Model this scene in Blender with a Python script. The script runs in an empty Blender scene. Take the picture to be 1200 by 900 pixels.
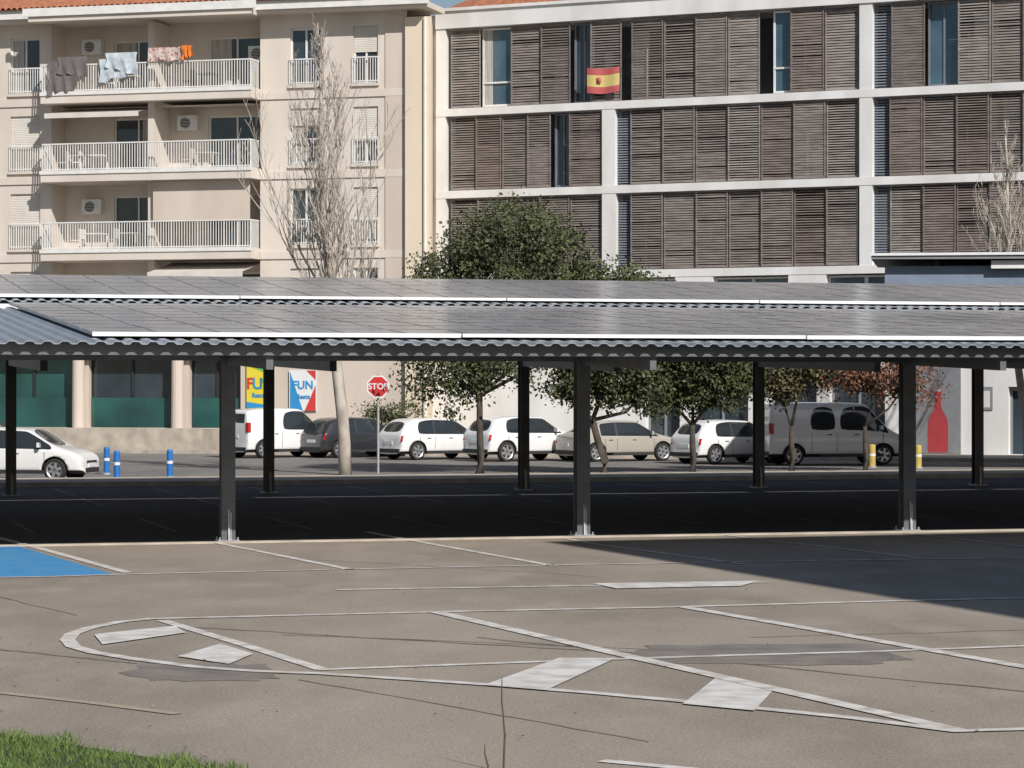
import bpy, bmesh, math, random
from mathutils import Vector, Matrix
random.seed(7)
R = random.random
def U(a,b): return a+(b-a)*random.random()
F=3200.0; H=2.7
def G(px,py):
    d=F*H/(py-450.0); return ((px-600)/F*d, d)

# ------------------------------------------------------------------ materials
def mat(name,col,rough=0.7,metal=0.0,var=0.0,scale=3.0,bump=0.0,bscale=20.0,col2=None,stretch=(1,1,1),coat=0.0,detail=6,spec=0.5,lo=0.35,hi=0.65):
    m=bpy.data.materials.new(name); m.use_nodes=True
    nt=m.node_tree; b=nt.nodes['Principled BSDF']
    b.inputs['Roughness'].default_value=rough; b.inputs['Metallic'].default_value=metal
    b.inputs['Coat Weight'].default_value=coat
    b.inputs['Specular IOR Level'].default_value=spec
    if col2 is None: col2=tuple(c*(1-var) for c in col)
    tc=nt.nodes.new('ShaderNodeTexCoord'); mp=nt.nodes.new('ShaderNodeMapping')
    mp.inputs['Scale'].default_value=stretch
    nt.links.new(tc.outputs['Object'],mp.inputs['Vector'])
    n=nt.nodes.new('ShaderNodeTexNoise'); n.inputs['Scale'].default_value=scale; n.inputs['Detail'].default_value=detail
    nt.links.new(mp.outputs[0],n.inputs['Vector'])
    r=nt.nodes.new('ShaderNodeValToRGB')
    r.color_ramp.elements[0].position=lo; r.color_ramp.elements[1].position=hi
    r.color_ramp.elements[0].color=(*col2,1); r.color_ramp.elements[1].color=(*col,1)
    nt.links.new(n.outputs['Fac'],r.inputs['Fac']); nt.links.new(r.outputs[0],b.inputs['Base Color'])
    if bump>0:
        n2=nt.nodes.new('ShaderNodeTexNoise'); n2.inputs['Scale'].default_value=bscale; n2.inputs['Detail'].default_value=4
        nt.links.new(mp.outputs[0],n2.inputs['Vector'])
        bp=nt.nodes.new('ShaderNodeBump'); bp.inputs['Strength'].default_value=bump; bp.inputs['Distance'].default_value=0.02
        nt.links.new(n2.outputs['Fac'],bp.inputs['Height']); nt.links.new(bp.outputs[0],b.inputs['Normal'])
    return m

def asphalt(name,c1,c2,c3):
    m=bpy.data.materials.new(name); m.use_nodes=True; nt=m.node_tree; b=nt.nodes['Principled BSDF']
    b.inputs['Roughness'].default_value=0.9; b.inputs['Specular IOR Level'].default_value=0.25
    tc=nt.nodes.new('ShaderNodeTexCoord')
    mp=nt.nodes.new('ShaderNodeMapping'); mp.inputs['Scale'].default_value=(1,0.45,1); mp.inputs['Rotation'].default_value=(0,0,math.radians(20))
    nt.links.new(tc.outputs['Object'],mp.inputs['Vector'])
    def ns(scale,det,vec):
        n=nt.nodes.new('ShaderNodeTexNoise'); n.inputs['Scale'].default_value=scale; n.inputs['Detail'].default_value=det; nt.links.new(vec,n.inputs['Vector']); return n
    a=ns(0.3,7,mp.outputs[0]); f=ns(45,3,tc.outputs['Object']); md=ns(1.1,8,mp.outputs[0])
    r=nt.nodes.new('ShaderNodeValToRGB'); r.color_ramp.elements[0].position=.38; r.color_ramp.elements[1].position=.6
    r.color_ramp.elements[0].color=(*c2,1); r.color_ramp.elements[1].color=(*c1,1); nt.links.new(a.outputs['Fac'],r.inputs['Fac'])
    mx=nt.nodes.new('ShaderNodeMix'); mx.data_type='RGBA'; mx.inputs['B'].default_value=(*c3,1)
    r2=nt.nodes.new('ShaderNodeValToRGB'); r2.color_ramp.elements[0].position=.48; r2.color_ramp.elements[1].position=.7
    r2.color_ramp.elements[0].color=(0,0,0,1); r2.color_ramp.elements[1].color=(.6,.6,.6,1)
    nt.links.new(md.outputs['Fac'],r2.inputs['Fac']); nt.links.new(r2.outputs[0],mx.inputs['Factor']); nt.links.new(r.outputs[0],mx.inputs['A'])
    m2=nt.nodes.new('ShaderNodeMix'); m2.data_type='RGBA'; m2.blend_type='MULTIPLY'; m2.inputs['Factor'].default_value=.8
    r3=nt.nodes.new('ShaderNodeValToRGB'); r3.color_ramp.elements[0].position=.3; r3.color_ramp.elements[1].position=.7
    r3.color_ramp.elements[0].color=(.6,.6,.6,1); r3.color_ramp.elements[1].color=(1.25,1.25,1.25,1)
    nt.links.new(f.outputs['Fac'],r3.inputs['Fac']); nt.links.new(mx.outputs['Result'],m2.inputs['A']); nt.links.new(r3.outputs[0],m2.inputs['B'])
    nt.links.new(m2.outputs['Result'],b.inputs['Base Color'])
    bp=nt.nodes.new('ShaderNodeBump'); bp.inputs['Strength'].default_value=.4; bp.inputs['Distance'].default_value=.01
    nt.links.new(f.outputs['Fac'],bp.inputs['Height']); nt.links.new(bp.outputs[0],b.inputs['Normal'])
    return m

M={}
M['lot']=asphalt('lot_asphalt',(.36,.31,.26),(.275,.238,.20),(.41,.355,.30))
M['lot_shade']=asphalt('bay_asphalt_painted_shade',(.105,.102,.118),(.085,.083,.096),(.12,.116,.128))  # carport shade put into the asphalt colour: darker and bluish
M['street']=asphalt('street_asphalt',(.24,.225,.21),(.19,.18,.17),(.28,.265,.245))
M['tar']=mat('tar_patch',(.24,.215,.19),.9,col2=(.165,.148,.135),scale=2)
M['paint_w']=mat('worn_white_paint',(.70,.68,.65),.75,col2=(.45,.40,.35),scale=4,lo=.33,hi=.6,detail=10)
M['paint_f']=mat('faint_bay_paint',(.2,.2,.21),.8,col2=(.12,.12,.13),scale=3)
M['paint_w2']=mat('fresh_white_paint',(.72,.71,.69),.75,col2=(.52,.48,.44),scale=3,lo=.36,hi=.6,detail=9)
M['paint_b']=mat('blue_bay_paint',(.04,.25,.55),.8,col2=(.09,.29,.52),scale=3)
M['paint_y']=mat('faded_yellow_paint',(.42,.35,.26),.8,col2=(.35,.3,.25),scale=5)
M['dark_line']=mat('asphalt_dark_line',(.14,.125,.11),.8,col2=(.29,.25,.21),scale=1.5)  # thin dark lines on the asphalt
M['kerb']=mat('kerb_concrete',(.52,.46,.38),.85,var=.3,scale=2)
M['pave']=mat('paving',(.38,.34,.29),.85,var=.25,scale=1.5)
M['grass_g']=mat('grass_soil',(.06,.09,.03),.95,var=.4,scale=4)
M['grass']=mat('grass_blades',(.15,.23,.05),.8,col2=(.08,.12,.03),scale=2.5)
M['steel_d']=mat('dark_steel',(.15,.155,.165),.5,metal=.1,var=.25,scale=3)
M['galv']=mat('galvanised',(.55,.57,.59),.45,metal=.4,var=.25,scale=6)
M['sheet']=mat('corrugated_sheet',(.38,.42,.46),.45,metal=.3,var=.2,scale=2)
M['alu']=mat('aluminium_frame',(.85,.86,.87),.35,metal=.2,var=.08,scale=4)
M['pframe']=mat('panel_frame',(.50,.50,.51),.45,metal=.3,var=.2,scale=1)
M['pv']=mat('photovoltaic_glass',(.40,.385,.38),.22,col2=(.26,.255,.265),scale=.4,spec=.6,stretch=(1,.3,1))
M['cream']=mat('cream_render',(.68,.62,.555),.9,col2=(.595,.535,.475),scale=.7,stretch=(1,1,.35))
M['pink']=mat('pinkish_render',(.63,.545,.475),.9,col2=(.545,.47,.405),scale=.7,stretch=(1,1,.35))
M['yel']=mat('yellow_render',(.74,.64,.50),.9,col2=(.67,.575,.45),scale=.5,stretch=(1,1,.35))
M['white']=mat('white_render',(.78,.78,.78),.8,col2=(.65,.64,.63),scale=.9,stretch=(1,1,.4))
M['wmetal']=mat('white_metal',(.78,.77,.75),.5,var=.12,scale=3)
M['glass']=mat('window_glass',(.025,.035,.045),.06,col2=(.05,.07,.09),scale=.5,spec=.8)
M['glass_b']=mat('blue_window_glass',(.08,.15,.2),.06,col2=(.04,.08,.12),scale=.6,spec=.8)
M['teal']=mat('teal_shop_glass',(.03,.12,.11),.08,col2=(.015,.045,.045),scale=.35,spec=.8)
M['shutter_w']=mat('white_roller_shutter',(.68,.64,.58),.7,var=.12,scale=2)
M['curtain']=mat('curtain_fabric',(.5,.48,.45),.9,var=.3,scale=5,stretch=(3,3,.2))
M['tile']=mat('roof_tile',(.42,.17,.09),.85,col2=(.28,.11,.06),scale=3)
def br(n,c): return mat(n,c,.85,col2=tuple(x*.62 for x in c),scale=1.6,stretch=(1,1,5))
M['br0']=br('brown_slats_a',(.26,.225,.208)); M['br1']=br('brown_slats_b',(.205,.174,.16)); M['br2']=br('brown_slats_c',(.32,.285,.265)); M['br3']=br('brown_slats_d',(.23,.185,.168))
M['louv']=mat('bluegrey_louvre',(.19,.21,.25),.6,var=.2,scale=3)
M['dark']=mat('dark_interior',(.05,.047,.05),.8,var=.3,scale=1)
M['bark']=mat('dark_bark',(.09,.075,.06),.95,var=.4,scale=6,bump=.5)
M['pbark']=mat('pale_bark',(.52,.47,.41),.9,col2=(.32,.28,.235),scale=3,stretch=(1,1,.6))
M['leaf']=mat('oak_leaves',(.10,.115,.042),.7,col2=(.045,.056,.024),scale=1.6,detail=3)
M['leaf2']=mat('olive_leaves',(.15,.13,.055),.7,col2=(.075,.07,.033),scale=1.6,detail=3)
M['leaf3']=mat('copper_leaves',(.24,.11,.065),.7,col2=(.13,.065,.04),scale=1.6,detail=3)
M['red']=mat('sign_red',(.55,.03,.03),.45,var=.1)
M['poster_w']=mat('poster_white',(.75,.77,.78),.5,var=.05)
M['poster_y']=mat('poster_yellow',(.75,.62,.05),.5,var=.05)
M['poster_b']=mat('poster_blue',(.03,.28,.6),.5,var=.05)
M['poster_g']=mat('poster_green',(.15,.45,.1),.5,var=.05)
M['poster_r']=mat('poster_red',(.6,.05,.05),.5,var=.05)
M['mural_r']=mat('mural_red',(.42,.05,.06),.6,var=.15)
M['flag_r']=mat('flag_red',(.55,.12,.12),.8,var=.15); M['flag_y']=mat('flag_yellow',(.72,.58,.22),.8,var=.12)
M['bollard_b']=mat('bollard_blue',(.02,.16,.5),.5,var=.1)
M['bollard_y']=mat('bollard_yellow',(.6,.45,.12),.6,var=.2)
M['tyre']=mat('tyre_rubber',(.025,.025,.026),.85,var=.2)
M['rim']=mat('alloy_rim',(.55,.56,.58),.35,metal=.7,var=.1)
M['plastic']=mat('black_plastic',(.03,.03,.032),.6,var=.2)
M['cglass']=mat('car_glass',(.018,.022,.026),.04,col2=(.03,.036,.04),scale=1,spec=.8)
M['tail']=mat('tail_light',(.45,.01,.01),.2,var=.1)
M['head']=mat('head_light',(.65,.67,.7),.12,var=.1,metal=.2)
M['cloth_g']=mat('grey_cloth',(.17,.15,.15),.95,var=.2)
M['cloth_l']=mat('pale_cloth',(.6,.68,.7),.95,col2=(.4,.45,.52),scale=4)
M['cloth_p']=mat('patterned_cloth',(.6,.5,.46),.95,col2=(.35,.12,.1),scale=9,lo=.4,hi=.5)
M['orange']=mat('orange_cloth',(.75,.2,.03),.9,var=.1)
M['stalk']=mat('dry_stalk',(.12,.09,.06),.9,var=.3)
M['greywall']=mat('grey_panel',(.24,.25,.265),.7,var=.15)
M['blueg']=mat('bluegrey_fascia',(.20,.25,.34),.6,var=.15)
def paint(name,c): return mat(name,c,.28,var=.04,coat=.7,scale=2)
M['car_w']=paint('white_car_paint',(.80,.80,.80)); M['car_d']=paint('anthracite_car_paint',(.03,.032,.038))
M['car_be']=paint('champagne_car_paint',(.42,.39,.34)); M['car_w2']=paint('offwhite_car_paint',(.74,.73,.71))

# ------------------------------------------------------------------ mesh builder
def frame(o,ang):
    c,s=math.cos(ang),math.sin(ang)
    return lambda a,b,z:(o[0]+c*a-s*b, o[1]+s*a+c*b, z)
def frame2(o,da,db):
    return lambda a,b,z:(o[0]+da[0]*a+db[0]*b, o[1]+da[1]*a+db[1]*b, z)
ID=lambda a,b,z:(a,b,z)
class MB:
    def __init__(s,fr=ID): s.v=[];s.f=[];s.m=[];s.fr=fr;s.mats=[];s.cur=0;s.sm=[];s.smooth=False
    def use(s,key):
        m=M[key] if isinstance(key,str) else key
        if m not in s.mats: s.mats.append(m)
        s.cur=s.mats.index(m); return s
    def add(s,vs,fs):
        o=len(s.v); s.v+= [s.fr(*p) for p in vs]
        for f in fs: s.f.append([i+o for i in f]); s.m.append(s.cur); s.sm.append(s.smooth)
    def box(s,a0,a1,b0,b1,z0,z1):
        s.hexa([(a0,b0,z0),(a1,b0,z0),(a1,b1,z0),(a0,b1,z0),(a0,b0,z1),(a1,b0,z1),(a1,b1,z1),(a0,b1,z1)])
    def hexa(s,p): s.add(p,[(0,3,2,1),(4,5,6,7),(0,1,5,4),(1,2,6,5),(2,3,7,6),(3,0,4,7)])
    def quad(s,*p): s.add(p,[tuple(range(len(p)))])
    def tube(s,pts,rad,n=6,cap=True):
        vs=[];fs=[];k=len(pts)
        for i,p in enumerate(pts):
            p=Vector(p); d=(Vector(pts[min(i+1,k-1)])-Vector(pts[max(i-1,0)]))
            if d.length<1e-6: d=Vector((0,0,1))
            d.normalize(); x=d.orthogonal().normalized() if abs(d.z)>.999 else d.cross(Vector((0,0,1))).normalized(); y=d.cross(x)
            for j in range(n):
                t=2*math.pi*j/n; vs.append(tuple(p+x*math.cos(t)*rad[i]+y*math.sin(t)*rad[i]))
        for i in range(k-1):
            for j in range(n): fs.append((i*n+j,i*n+(j+1)%n,(i+1)*n+(j+1)%n,(i+1)*n+j))
        if cap: fs.append(tuple(range(n))[::-1]); fs.append(tuple((k-1)*n+j for j in range(n)))
        s.add(vs,fs)
    def strip(s,pts,w,z):
        P=[Vector(p) for p in pts]; L=[];Rr=[]
        for i,p in enumerate(P):
            d=(P[min(i+1,len(P)-1)]-P[max(i-1,0)]).normalized(); n=Vector((-d.y,d.x))*w/2
            L.append(p+n);Rr.append(p-n)
        vs=[(q.x,q.y,z) for q in L]+[(q.x,q.y,z) for q in Rr]; k=len(P)
        s.add(vs,[(i,k+i,k+i+1,i+1) for i in range(k-1)])
    def wall(s,a0,a1,z0,z1,b,holes,depth=.2):
        A=sorted(set([a0,a1]+[h[0] for h in holes]+[h[1] for h in holes])); Z=sorted(set([z0,z1]+[h[2] for h in holes]+[h[3] for h in holes]))
        A=[x for x in A if a0<=x<=a1]; Z=[x for x in Z if z0<=x<=z1]
        for i in range(len(A)-1):
            for j in range(len(Z)-1):
                ca=(A[i]+A[i+1])/2; cz=(Z[j]+Z[j+1])/2
                if any(h[0]<ca<h[1] and h[2]<cz<h[3] for h in holes): continue
                s.quad((A[i],b,Z[j]),(A[i+1],b,Z[j]),(A[i+1],b,Z[j+1]),(A[i],b,Z[j+1]))
        for h in holes:
            x0,x1,y0,y1=h; c=b-depth
            s.quad((x0,b,y0),(x1,b,y0),(x1,c,y0),(x0,c,y0)); s.quad((x0,b,y1),(x1,b,y1),(x1,c,y1),(x0,c,y1))
            s.quad((x0,b,y0),(x0,b,y1),(x0,c,y1),(x0,c,y0)); s.quad((x1,b,y0),(x1,b,y1),(x1,c,y1),(x1,c,y0))
    def obj(s,name,parent=None):
        me=bpy.data.meshes.new(name); me.from_pydata(s.v,[],s.f)
        for m in s.mats: me.materials.append(m)
        me.polygons.foreach_set('material_index',s.m); me.polygons.foreach_set('use_smooth',s.sm)
        me.update()
        ob=bpy.data.objects.new(name,me); bpy.context.scene.collection.objects.link(ob)
        if parent: ob.parent=parent
        return ob
def empty(name,loc=(0,0,0),rz=0):
    e=bpy.data.objects.new(name,None); bpy.context.scene.collection.objects.link(e); e.location=loc; e.rotation_euler=(0,0,rz); e.empty_display_size=.2; return e

# ------------------------------------------------------------------ ground
g=MB(); g.use('street'); g.quad((-700,-200,0),(700,-200,0),(700,1200,0),(-700,1200,0)); g.obj('ground')
TH=math.radians(15.5); O=(1.24,48.5); LOT=frame(O,TH)
g=MB(LOT); g.use('lot'); g.quad((-90,-45,.004),(90,-45,.004),(90,-.44,.004),(-90,-.44,.004)); g.use('lot_shade'); g.quad((-90,-.44,.004),(90,-.44,.004),(90,25.4,.004),(-90,25.4,.004)); g.obj('parking_lot')  # strip beneath the carports gets the asphalt with shade in its colour
g=MB(LOT); g.use('kerb'); g.box(-90,90,25.4,25.75,0,.14); g.use('pave'); g.box(-90,90,25.75,28.6,0,.132); g.use('kerb'); g.box(-90,90,28.6,28.85,0,.14); g.obj('verge_pavement')
g=MB(); g.use('pave')
E=[(-60,124),(-9.5,104.3),(11.6,96.2),(60,77)]
Bk=[(-60,160),(-9.5,150),(11.6,150),(60,150)]
for i in range(3):
    g.quad((*E[i],.13),(*E[i+1],.13),(*Bk[i+1],.13),(*Bk[i],.13))
g.use('kerb')
for i in range(3):
    a,b=E[i],E[i+1]; g.quad((*a,0),(*b,0),(*b,.14),(*a,.14)); g.quad((*a,.14),(*b,.14),(b[0],b[1]+.2,.14),(a[0],a[1]+.2,.14))
g.obj('street_pavement')

# markings
mk=MB(); mk.use('paint_w')
Z=.012
def L(pts,w=.14,z=Z): mk.strip([G(*p) for p in pts],w,z)
L([(180,726),(510,718),(800,712),(1050,705),(1230,701)],.16)
L([(372,786),(620,777),(860,769),(1010,765),(1230,757)],.14)
L([(190,728),(280,755),(378,786)],.15,.013)
L([(510,718),(700,762),(900,807),(1120,857)],.19,.014)
L([(800,712),(1000,747),(1240,790)],.18,.014)
L([(180,726),(140,730),(105,737),(85,744),(79,751),(86,759),(110,766),(160,774),(230,783),(300,788),(380,791),(560,803),(700,814),(860,829),(1000,843),(1120,858.5),(1240,855)],.16,.015)
L([(393,692),(640,688),(900,683)],.16)
L([(136,674),(400,668),(700,662),(1000,657),(1240,654)],.12)
L([(-40,621),(60,647),(150,672)],.16,.013)
L([(255,637),(270,640),(410,668)],.14); L([(430,624),(450,628),(650,664)],.14); L([(665,632),(690,637),(872,662)],.1); L([(845,627),(1080,655)],.1); L([(1060,625),(1260,648)],.1)
L([(705,893),(760,898),(840,906)],.14)
L([(-30,678),(60,676.5),(136,674)],.12,.013)
for p in [[(110,745),(205,735),(218,743),(120,757)],[(208,771),(258,756),(297,768),(268,780)],[(567,805),(655,773),(722,773),(640,811)],[(800,827),(838,797),(905,812),(884,835)],[(695,685),(890,682),(868,688),(722,691)]]:
    mk.use('paint_w2'); mk.quad(*[(*G(*q),.018) for q in p])
mk.use('paint_f'); mk.fr=LOT
for i in range(-12,15):
    u=i*2.55+.9
    mk.box(u-.04,u+.04,3.2,8.0,.004,.0105); mk.box(u-.04,u+.04,13.5,18.3,.004,.0105); mk.box(u-.04,u+.04,19.6,24.2,.004,.0105)
mk.fr=ID
mk.use('paint_y'); L([(-10,812),(100,824),(208,838)],.12)
mk.obj('parking_lot_markings')
b=MB(); b.use('paint_b'); b.quad(*[(*G(*q),.009) for q in [(-60,640),(20,640),(134,674),(-60,678)]]); b.obj('blue_disabled_bay_marking')
t=MB(); t.use('tar')
def blob(cx,cy,rx,ry,n=26):
    pts=[]
    for i in range(n):
        a=2*math.pi*i/n; k=U(.8,1.12); pts.append((*G(cx+rx*k*math.copysign(abs(math.cos(a))**.6,math.cos(a)),cy+ry*k*math.copysign(abs(math.sin(a))**.6,math.sin(a))),.008))
    t.quad(*pts)
blob(240,789,95,11); blob(900,768,165,13)
t.use('dark_line')
def dark_line(p0,p1,w):  # narrow, slightly wavering dark line on the ground
    n=14;pts=[]
    for i in range(n+1):
        k=i/n; pts.append(G(p0[0]+(p1[0]-p0[0])*k,p0[1]+(p1[1]-p0[1])*k+U(-.6,.6)))
    t.strip(pts,w,.0085)
for c in [((0,762),(160,778),.05),((215,735),(700,764),.05),((560,748),(1240,815),.05),((330,744),(1000,772),.03),((0,700),(90,722),.03),((880,748),(1240,738),.03),((350,797),(760,870),.025),((300,652),(700,676),.025)]: dark_line(*c)
t.obj('tar_patches_and_lines')
g=MB()
for i in range(130):
    px=U(0,1200); py=U(660,895); x,y=G(px,py); s=U(.008,.022); a=U(0,6.28)
    g.use(random.choice(['stalk','leaf2','kerb']))
    g.quad((x+s*math.cos(a),y+s*math.sin(a),.02),(x-s*.5*math.sin(a),y+s*.5*math.cos(a),.025+s*.2),(x-s*math.cos(a),y-s*math.sin(a),.02),(x+s*.5*math.sin(a),y-s*.5*math.cos(a),.025))
g.obj('fallen_leaves')
g=MB(LOT); g.use('kerb'); g.box(-34,40,-.62,-.44,.004,.035); g.obj('concrete_edge_strip')

# ------------------------------------------------------------------ grass bank
g=MB(); g.use('grass_g')
r1=[(-40,46),(-12,27.5),(-3.97,21.0),(-1.9,18.9),(1,17),(40,8)]
r2=[(-40,10,.5),(-12,10,.5),(-3.97,10,.5),(-1.9,10,.5),(1,9,.5),(40,0,.5)]
r3=[(x,-40,1.1) for x,_,_ in r2]
for i in range(5):
    g.quad((r1[i][0],r1[i][1],.02),r2[i],r2[i+1],(r1[i+1][0],r1[i+1][1],.02))
    g.quad(r2[i],r3[i],r3[i+1],r2[i+1])
bank=g.obj('grass_bank')
g=MB(); g.use('grass')
def edgeY(x):
    for i in range(5):
        if r1[i][0]<=x<=r1[i+1][0]:
            k=(x-r1[i][0])/(r1[i+1][0]-r1[i][0]); return r1[i][1]+k*(r1[i+1][1]-r1[i][1])
for i in range(28000):
    x=U(-5.6,-1.0); y=U(16.6,23); e=edgeY(x)+.18*math.sin(x*5)+.12*math.sin(x*13+1)+U(-.16,.14)
    if y>e: continue
    z0=.02+max(0,(e-y))*.045; h=U(.02,.08); a=U(0,6.28); w=.006; lx,ly=U(-.05,.05),U(-.05,.05)
    g.quad((x-w*math.cos(a),y-w*math.sin(a),z0),(x+w*math.cos(a),y+w*math.sin(a),z0),(x+lx,y+ly,z0+h))
g.obj('grass')
for px,top,y in [(590,.67,18.9),(570,.25,18.6)]:
    x=(px-600)/F*y; g=MB(); g.use('stalk')
    g.tube([(x,y,0),(x+.01,y,top*.4),(x-.012,y,top*.75),(x-.01,y,top)],[.009,.008,.006,.003],5)
    g.tube([(x+.005,y,top*.3),(x+.02,y,top*.42)],[.005,.002],4)
    g.obj('weed_stalk')

# ------------------------------------------------------------------ solar canopies
def canopy(u0,u1,v0,v1,z0,z1,pu0,pv0,pv1,posts,pvpost,rafdepth,name,postw=.24,tie=None):
    P=empty(name)
    sl=(z1-z0)/(v1-v0); zz=lambda v:z0+(v-v0)*sl
    g=MB(LOT); g.use('sheet'); pitch=.27; n=int((u1-u0)/pitch); prof=[(0,0),(.08,0),(.13,.042),(.22,.042)]
    us=[]
    for i in range(n):
        for a,h in prof: us.append((u0+i*pitch+a,h))
    vs=[];fs=[]
    for u,h in us: vs+= [(u,v0,zz(v0)+h),(u,v1,zz(v1)+h)]
    for i in range(len(us)-1): fs.append((2*i,2*i+2,2*i+3,2*i+1))
    g.add(vs,fs)
    vs=[(a,b,c-.012) for a,b,c in vs]; g.add(vs,[f[::-1] for f in fs])
    k=len(us)
    for i in range(k-1):
        a,b2=us[i],us[i+1]
        g.quad((a[0],v0,zz(v0)+a[1]),(b2[0],v0,zz(v0)+b2[1]),(b2[0],v0,zz(v0)+b2[1]-.012),(a[0],v0,zz(v0)+a[1]-.012))
    g.obj('corrugated_roof',P)
    fr=MB(LOT); fr.use('pframe'); pv=MB(LOT); pv.use('pv')
    rows=max(1,round((pv1-pv0)/1.68)); rl=(pv1-pv0)/rows; nu=int((u1-pu0)/1.02)
    for r in range(rows):
        for i in range(nu):
            a0=pu0+i*1.02; a1=a0+1.0; b0=pv0+r*rl; b1=b0+rl-.03
            j=U(-.004,.004)
            q=[(a0,b0,zz(b0)+.085),(a1,b0,zz(b0)+.085),(a1,b1,zz(b1)+.085),(a0,b1,zz(b1)+.085)]
            t=[(x,y,z+.05) for x,y,z in q]
            fr.hexa(q+t)
            e=.02; tz=.054; ev=.06
            pv.quad((a0+e,b0+ev,zz(b0+ev)+.085+tz+j),(a1-e,b0+ev,zz(b0+ev)+.085+tz-j),(a1-e,b1-ev,zz(b1-ev)+.085+tz+j*.5+.001),(a0+e,b1-ev,zz(b1-ev)+.085+tz+.001))
    fr.obj('panel_frames',P); pv.obj('solar_panels',P)
    g=MB(LOT); g.use('alu'); 
    na=int((u1-pu0)/6)
    for i in range(na+1):
        a=pu0+i*6.0; g.box(a,min(a+5.97,u1),pv0-.06,pv0-.005,zz(pv0)+.075+U(-.006,.006),zz(pv0)+.14)
    g.box(u0,u1,v1-.02,v1+.1,zz(v1)-.1,zz(v1)+.1); g.obj('edge_flashing',P)
    g=MB(LOT); g.use('steel_d')
    for v in [v0+.25]+[v0+.25+i*1.9 for i in range(1,int((v1-v0)/1.9))]+[v1-.25]:
        z=zz(v)-.015; g.box(u0+.1,u1-.1,v-.04,v+.04,z-.17,z)
    zp=zz(pvpost)
    g.box(u0+.1,u1-.1,pvpost-.1,pvpost+.1,zp-.48,zp-.19)
    for u in posts:
        w=.11; d0=.22
        for (va,vb,da,db) in [(v0+.3,pvpost,d0,rafdepth),(pvpost,v1-.3,rafdepth,d0)]:
            if vb-va<.3: continue
            za,zb=zz(va)-.19,zz(vb)-.19
            g.hexa([(u-w/2,va,za-da),(u+w/2,va,za-da),(u+w/2,vb,zb-db),(u-w/2,vb,zb-db),(u-w/2,va,za),(u+w/2,va,za),(u+w/2,vb,zb),(u-w/2,vb,zb)])
        if tie:
            va=v0+.6; g.hexa([(u-.08,va,2.98),(u+.08,va,2.98),(u+.08,pvpost,3.15),(u-.08,pvpost,3.15),(u-.08,va,3.4),(u+.08,va,3.4),(u+.08,pvpost,3.7),(u-.08,pvpost,3.7)])
            g.box(u-.07,u+.07,va+.01,va+.18,3.41,zz(va)-.38); g.box(u-.07,u+.07,(va+pvpost)/2,(va+pvpost)/2+.15,3.56,zz((va+pvpost)/2)-.5)
    g.obj('steel_beams',P)
    for u in posts:
        g=MB(LOT); g.use('steel_d'); zt=zp-.45; h=postw/2
        g.box(u-h,u+h,pvpost-h,pvpost-h+.02,.03,zt); g.box(u-h,u+h,pvpost+h-.02,pvpost+h,.03,zt); g.box(u-.02,u+.02,pvpost-h+.02,pvpost+h-.02,.03,zt)
        g.use('galv'); g.box(u-h-.07,u+h+.07,pvpost-h-.07,pvpost+h+.07,.004,.03)
        g.box(u+.03,u+.05,pvpost-h-.012,pvpost-h-.002,.03,.5)
        g.hexa([(u-.012,pvpost-h-.065,.03),(u+.012,pvpost-h-.065,.03),(u+.012,pvpost-h,.03),(u-.012,pvpost-h,.03),(u-.012,pvpost-h-.02,.55),(u+.012,pvpost-h-.02,.55),(u+.012,pvpost-h,.55),(u-.012,pvpost-h,.55)])
        for sx in(-1,1):
            for sy in(-1,1):
                g.tube([(u+sx*(h+.035),pvpost+sy*(h+.035),.03),(u+sx*(h+.035),pvpost+sy*(h+.035),.08)],[.015,.015],6)
        g.obj('steel_post',P)
    return P
canopy(-30,34,-4.3,11.5,3.32,4.28,-9.05,-3.3,11.3,[-25.6,-19.2,-12.8,-6.35,0,6.25,12.5,18.8,25,31],0,.34,'solar_carport')
canopy(-36,40,11.9,20.8,4.44,5.24,-34,12.3,20.6,[-27.6,-21.2,-14.7,-8.2,-1.9,4.65,11.0,17.2,23.6,30],20.3,.45,'solar_carport',.24,tie=True)
P=empty('raised_canopy'); f=frame((11.4,83.5),math.radians(-9))
g=MB(f); g.use('blueg'); g.hexa([(0,0,5.2),(26,0,5.2),(26,9,5.2),(0,9,5.2),(0,0,6.3),(26,0,6.2),(26,9,6.2),(0,9,6.3)]); g.obj('fascia_box',P)
g=MB(f); g.use('greywall'); g.hexa([(-.4,-.5,6.5),(26,-.5,6.4),(26,8,6.5),(-.4,8,6.6),(-.4,-.5,6.66),(26,-.5,6.56),(26,8,6.76),(-.4,8,6.86)])
g.use('alu'); g.box(-.42,26,-.56,-.5,6.6,6.68); g.use('steel_d')
for u in (1.5,7,12.5,18): g.box(u,u+.15,1,7.5,6.3,6.5)
g.use('wmetal'); g.box(3.2,9,-.3,-.05,6.2,6.44)
g.obj('roof_slab',P)
g=MB(f); g.use('steel_d')
for u in (9.5,17,24):
    for v in (2,7): g.box(u,u+.25,v,v+.25,0,5.2)
g.obj('posts',P)

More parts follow.
